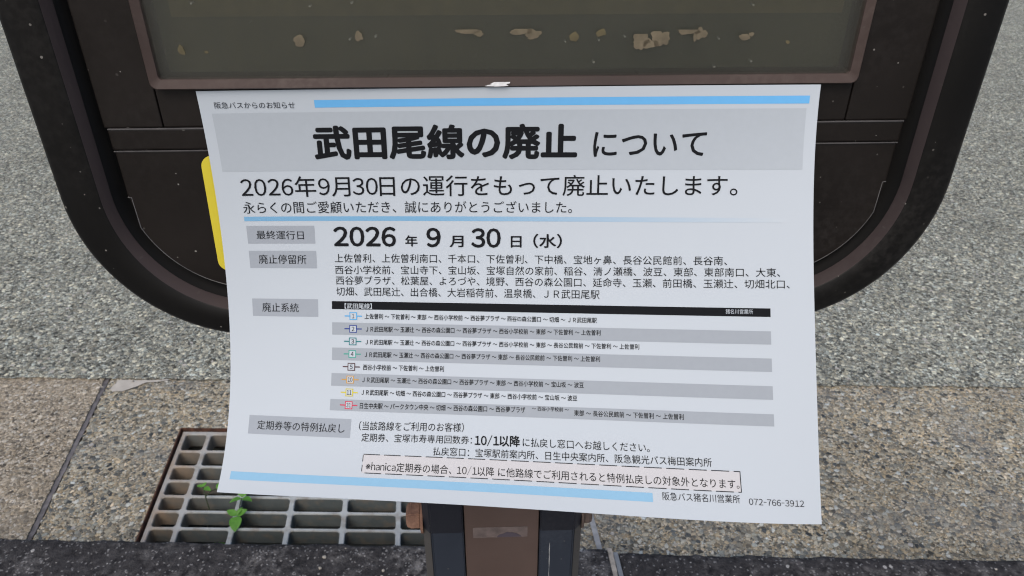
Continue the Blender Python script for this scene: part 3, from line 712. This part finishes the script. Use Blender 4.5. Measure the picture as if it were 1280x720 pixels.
# ---- writing: outlines of the letters laid flat on the sheet
cache = {}
def raw(txt, weight):
    cu = bpy.data.curves.new('t', 'FONT'); cu.body = txt; cu.size = 1; cu.resolution_u = 3; cu.offset = min(weight, 0.0); cu.fill_mode = 'FRONT'
    o = bpy.data.objects.new('t', cu); COL.objects.link(o); dg = bpy.context.evaluated_depsgraph_get(); dg.update()
    me = o.evaluated_get(dg).to_mesh()
    v = np.array([tuple(q.co)[:2] for q in me.vertices]); fs = [tuple(p.vertices) for p in me.polygons]
    o.evaluated_get(dg).to_mesh_clear(); bpy.data.objects.remove(o); bpy.data.curves.remove(cu)
    return v, fs
def glyphs(txt, weight):
    if (txt, weight) in cache: return cache[(txt, weight)]
    runs = []
    for ch in txt:
        t = 'a' if '!' <= ch <= '~' else 'k'
        if t == 'k' and runs and runs[-1][0] == 'k': runs[-1][1] += ch
        else: runs.append([t, ch])
    V = []; fs = []; x = 0; n0 = 0
    for i, (t, tx) in enumerate(runs):
        lead = len(tx) - len(tx.lstrip(' ')); trail = len(tx) - len(tx.rstrip(' ')) + (1.6 if tx[-1] in '、：' else 0)
        v, f = raw(chr(ord(tx) + 0xFEE0) if t == 'a' else tx.strip(' '), weight)
        if t == 'a' and tx in '/-': v = v * [.5, 1]
        if t == 'a': v = v * [.93, 1]
        x += .30 * lead * (i > 0)
        v = v - [v[:, 0].min(), 0] + [x, 0]
        if t == 'a' and tx == '1': v = v + [.05, 0]
        V.append(v); fs += [tuple(j + n0 for j in q) for q in f]; n0 += len(v)
        x = v[:, 0].max() + (.085 if t == 'a' else .11) + .30 * trail
    v = np.vstack(V)
    if weight > 0:                                    # heavier type: copies spread round the outline
        n = len(v); vv = [v]; ff = list(fs); k = 1
        for a in range(0, 360, 45 if weight > .015 else 90):
            vv.append(v + weight * np.array([math.cos(R(a)), math.sin(R(a))])); ff += [tuple(i + n * k for i in q) for q in fs]; k += 1
        v = np.vstack(vv); fs = ff
        layer = np.repeat(np.arange(k), n)
    else: layer = np.zeros(len(v))
    cache[(txt, weight)] = (v, fs, layer); return v, fs, layer
def write(kind, txt, weight, u0, t0, b0, u1, t1, b1, mat, lift=.00028):
    v, fs, layer = glyphs(txt, weight)
    lo, hi = v.min(0), v.max(0); k = (v - lo) / (hi - lo)
    top = t0 + (t1 - t0) * k[:, 0]; bot = b0 + (b1 - b0) * k[:, 0]
    u = u0 + (u1 - u0) * k[:, 0]; s = bot + (top - bot) * k[:, 1]
    return shift(from_data(kind, onto(u * mm, s * mm, lift + (layer * 3e-6)[:, None]), fs, mat), nroot)
for kind, txt, wt, u0, t0, b0, u1, t1, b1 in (
    ('heading_text', '阪急バスからのお知らせ', 0.000, 7.36, 5.32, 8.43, 45.48, 5.70, 9.00),
    ('title_text', '武田尾線の廃止', 0.034, 52.06, 17.36, 34.73, 181.91, 17.52, 35.00),
    ('title_text', 'について', 0.012, 189.66, 21.79, 33.84, 244.70, 21.61, 33.51),
    ('subtitle_text', '2026年9月30日の運行をもって廃止いたします。', 0.004, 13.26, 42.85, 53.61, 260.79, 42.63, 52.96),
    ('body_text', '永らくの間ご愛顧いただき、誠にありがとうございました。', 0.000, 13.06, 55.71, 62.00, 180.03, 55.78, 61.77),
    ('label_text', '最終運行日', 0.000, 18.34, 70.90, 75.44, 42.84, 71.19, 75.73),
    ('label_text', '廃止停留所', 0.000, 18.29, 83.66, 88.57, 43.34, 83.82, 88.69),
    ('label_text', '廃止系統', 0.000, 18.45, 109.37, 114.31, 38.18, 109.53, 114.34),
    ('label_text', '定期券等の特例払戻し', 0.000, 16.95, 171.80, 176.46, 64.81, 171.89, 176.57),
    ('date_text', '2026', 0.022, 58.26, 68.91, 79.36, 90.57, 69.00, 79.42),
    ('date_text', '年', 0.020, 95.27, 73.40, 79.19, 101.67, 73.37, 79.15),
    ('date_text', '9', 0.022, 106.24, 69.44, 79.53, 113.65, 69.49, 79.56),
    ('date_text', '月', 0.020, 118.15, 73.48, 79.44, 125.33, 73.44, 79.38),
    ('date_text', '30', 0.022, 129.23, 69.54, 79.55, 144.33, 69.57, 79.54),
    ('date_text', '日', 0.020, 149.42, 73.47, 79.37, 154.91, 73.43, 79.32),
    ('date_text', '（水）', 0.020, 160.78, 72.17, 79.47, 175.29, 72.18, 79.44),
    ('body_text', '上佐曽利、上佐曽利南口、千本口、下佐曽利、下中橋、宝地ヶ鼻、長谷公民館前、長谷南、', 0.000, 58.30, 83.13, 87.76, 256.37, 82.73, 87.20),
    ('body_text', '西谷小学校前、宝山寺下、宝山坂、宝塚自然の家前、稲谷、清ノ瀬橋、波豆、東部、東部南口、大東、', 0.000, 58.25, 89.31, 93.86, 281.38, 88.24, 92.68),
    ('body_text', '西谷夢プラザ、松葉屋、よろづや、境野、西谷の森公園口、延命寺、玉瀬、前田橋、玉瀬辻、切畑北口、', 0.000, 58.48, 94.79, 99.46, 285.77, 93.89, 98.40),
    ('body_text', '切畑、武田尾辻、出合橋、大岩稲荷前、温泉橋、ＪＲ武田尾駅', 0.000, 58.52, 100.60, 105.24, 194.35, 100.30, 104.94),
    ('header_text', '【武田尾線】', 0.010, 62.84, 109.10, 112.00, 77.30, 109.05, 111.98),
    ('header_text', '猪名川営業所', 0.000, 255.55, 108.77, 111.14, 268.38, 108.75, 111.11),
    ('route_text', '上佐曽利 ～ 下佐曽利 ～ 東部 ～ 西谷小学校前 ～ 西谷夢プラザ ～ 西谷の森公園口 ～ 切畑 ～ ＪＲ武田尾駅', 0.012, 73.45, 114.34, 117.27, 192.96, 114.24, 117.05),
    ('route_text', 'ＪＲ武田尾駅 ～ 玉瀬辻 ～ 西谷の森公園口 ～ 西谷夢プラザ ～ 西谷小学校前 ～ 東部 ～ 下佐曽利 ～ 上佐曽利', 0.012, 74.05, 121.02, 124.07, 194.84, 120.43, 123.24),
    ('route_text', 'ＪＲ武田尾駅 ～ 玉瀬辻 ～ 西谷の森公園口 ～ 西谷夢プラザ ～ 西谷小学校前 ～ 東部 ～ 長谷公民館前 ～ 下佐曽利 ～ 上佐曽利', 0.012, 73.93, 127.83, 130.75, 213.71, 126.99, 129.77),
    ('route_text', 'ＪＲ武田尾駅 ～ 玉瀬辻 ～ 西谷の森公園口 ～ 西谷夢プラザ ～ 東部 ～ 長谷公民館前 ～ 下佐曽利 ～ 上佐曽利', 0.012, 73.61, 134.30, 137.29, 194.40, 133.59, 136.47),
    ('route_text', '西谷小学校前 ～ 下佐曽利 ～ 上佐曽利', 0.012, 72.91, 140.87, 143.94, 115.50, 140.65, 143.63),
    ('route_text', 'ＪＲ武田尾駅 ～ 玉瀬辻 ～ 西谷の森公園口 ～ 西谷夢プラザ ～ 東部 ～ 西谷小学校前 ～ 宝山坂 ～ 波豆', 0.012, 72.70, 147.38, 150.39, 186.21, 146.78, 149.64),
    ('route_text', 'ＪＲ武田尾駅 ～ 切畑 ～ 西谷の森公園口 ～ 西谷夢プラザ ～ 東部 ～ 西谷小学校前 ～ 宝山坂 ～ 波豆', 0.012, 72.55, 153.86, 156.86, 182.87, 153.44, 156.29),
    ('route_text', '日生中央駅 ～ パークタウン中央 ～ 切畑 ～ 西谷の森公園口 ～ 西谷夢プラザ', 0.012, 72.06, 160.70, 163.85, 157.10, 160.04, 163.06),
    ('route_text', '～ 西谷小学校前 ～', 0.010, 160.45, 159.52, 161.83, 178.64, 159.59, 161.76),
    ('route_text', '東部 ～ 長谷公民館前 ～ 下佐曽利 ～ 上佐曽利', 0.012, 181.17, 160.68, 163.56, 234.09, 160.67, 163.56),
    ('body_text', '（当該路線をご利用のお客様）', 0.000, 72.34, 170.18, 174.86, 126.47, 169.17, 173.77),
    ('body_text', '定期券、宝塚市寿専用回数券：', 0.000, 74.09, 176.23, 180.50, 130.66, 175.49, 179.67),
    ('body_text', '10/1以降', 0.022, 132.10, 174.75, 180.40, 154.47, 174.41, 180.04),
    ('body_text', 'に払戻し窓口へお越しください。', 0.000, 155.84, 175.38, 179.78, 217.07, 175.42, 179.73),
    ('body_text', '払戻窓口：宝塚駅前案内所、日生中央案内所、阪急観光バス梅田案内所', 0.000, 111.41, 181.74, 186.07, 246.09, 181.15, 185.30),
    ('box_text', '※hanica定期券の場合、10/1以降 に他路線でご利用されると特例払戻しの対象外となります。', 0.000, 77.81, 190.54, 195.20, 258.42, 190.58, 194.93),
    ('footer_text', '阪急バス猪名川営業所', 0.000, 221.61, 198.03, 201.85, 258.11, 197.73, 201.49),
    ('footer_text', '072-766-3912', 0.000, 262.33, 199.02, 201.93, 288.73, 199.22, 202.16),
):
    m = WHITEINK if kind == 'header_text' else (GREYTXT if kind in ('heading_text', 'footer_text') else BLACK)
    write(kind, txt, wt, u0, t0, b0, u1, t1, b1, m)
# route number badges: a coloured box with a dash either side, the number inside
for num, cu_, cs, col in (('1', 67.35, 115.83, (.08, .33, .62)), ('2', 67.25, 122.54, (.02, .045, .22)), ('3', 67.08, 129.11, (.02, .17, .19)), ('4', 66.96, 135.71, (.06, .3, .25)),
                         ('5', 66.6, 142.37, (.07, .035, .035)), ('10', 66.18, 149.01, (.48, .27, .07)), ('11', 66.0, 155.67, (.52, .45, .04)), ('31', 66.07, 162.21, (.5, .05, .09))):
    mt = ink('badge print %s' % num, col); hw, hh = 2.0, 2.0
    patch('route_badge', cu_ - hw, cs - hh, cu_ + hw, cs + hh, WHITEINK, .00018)
    dashes('badge_outline', [(cu_ - hw, cs - hh, cu_ + hw, cs - hh + .42), (cu_ - hw, cs + hh - .42, cu_ + hw, cs + hh), (cu_ - hw, cs - hh, cu_ - hw + .42, cs + hh), (cu_ + hw - .42, cs - hh, cu_ + hw, cs + hh),
                             (cu_ - hw - 2.6, cs - .28, cu_ - hw, cs + .28), (cu_ + hw, cs - .28, cu_ + hw + 2.6, cs + .28)], mt, .00024)
    wd = .55 if num == '1' else (.75 if len(num) == 1 else 1.25)
    write('badge_number', num, .012, cu_ - wd, cs - 1.15, cs + 1.15, cu_ + wd, cs - 1.15, cs + 1.15, GREYTXT)
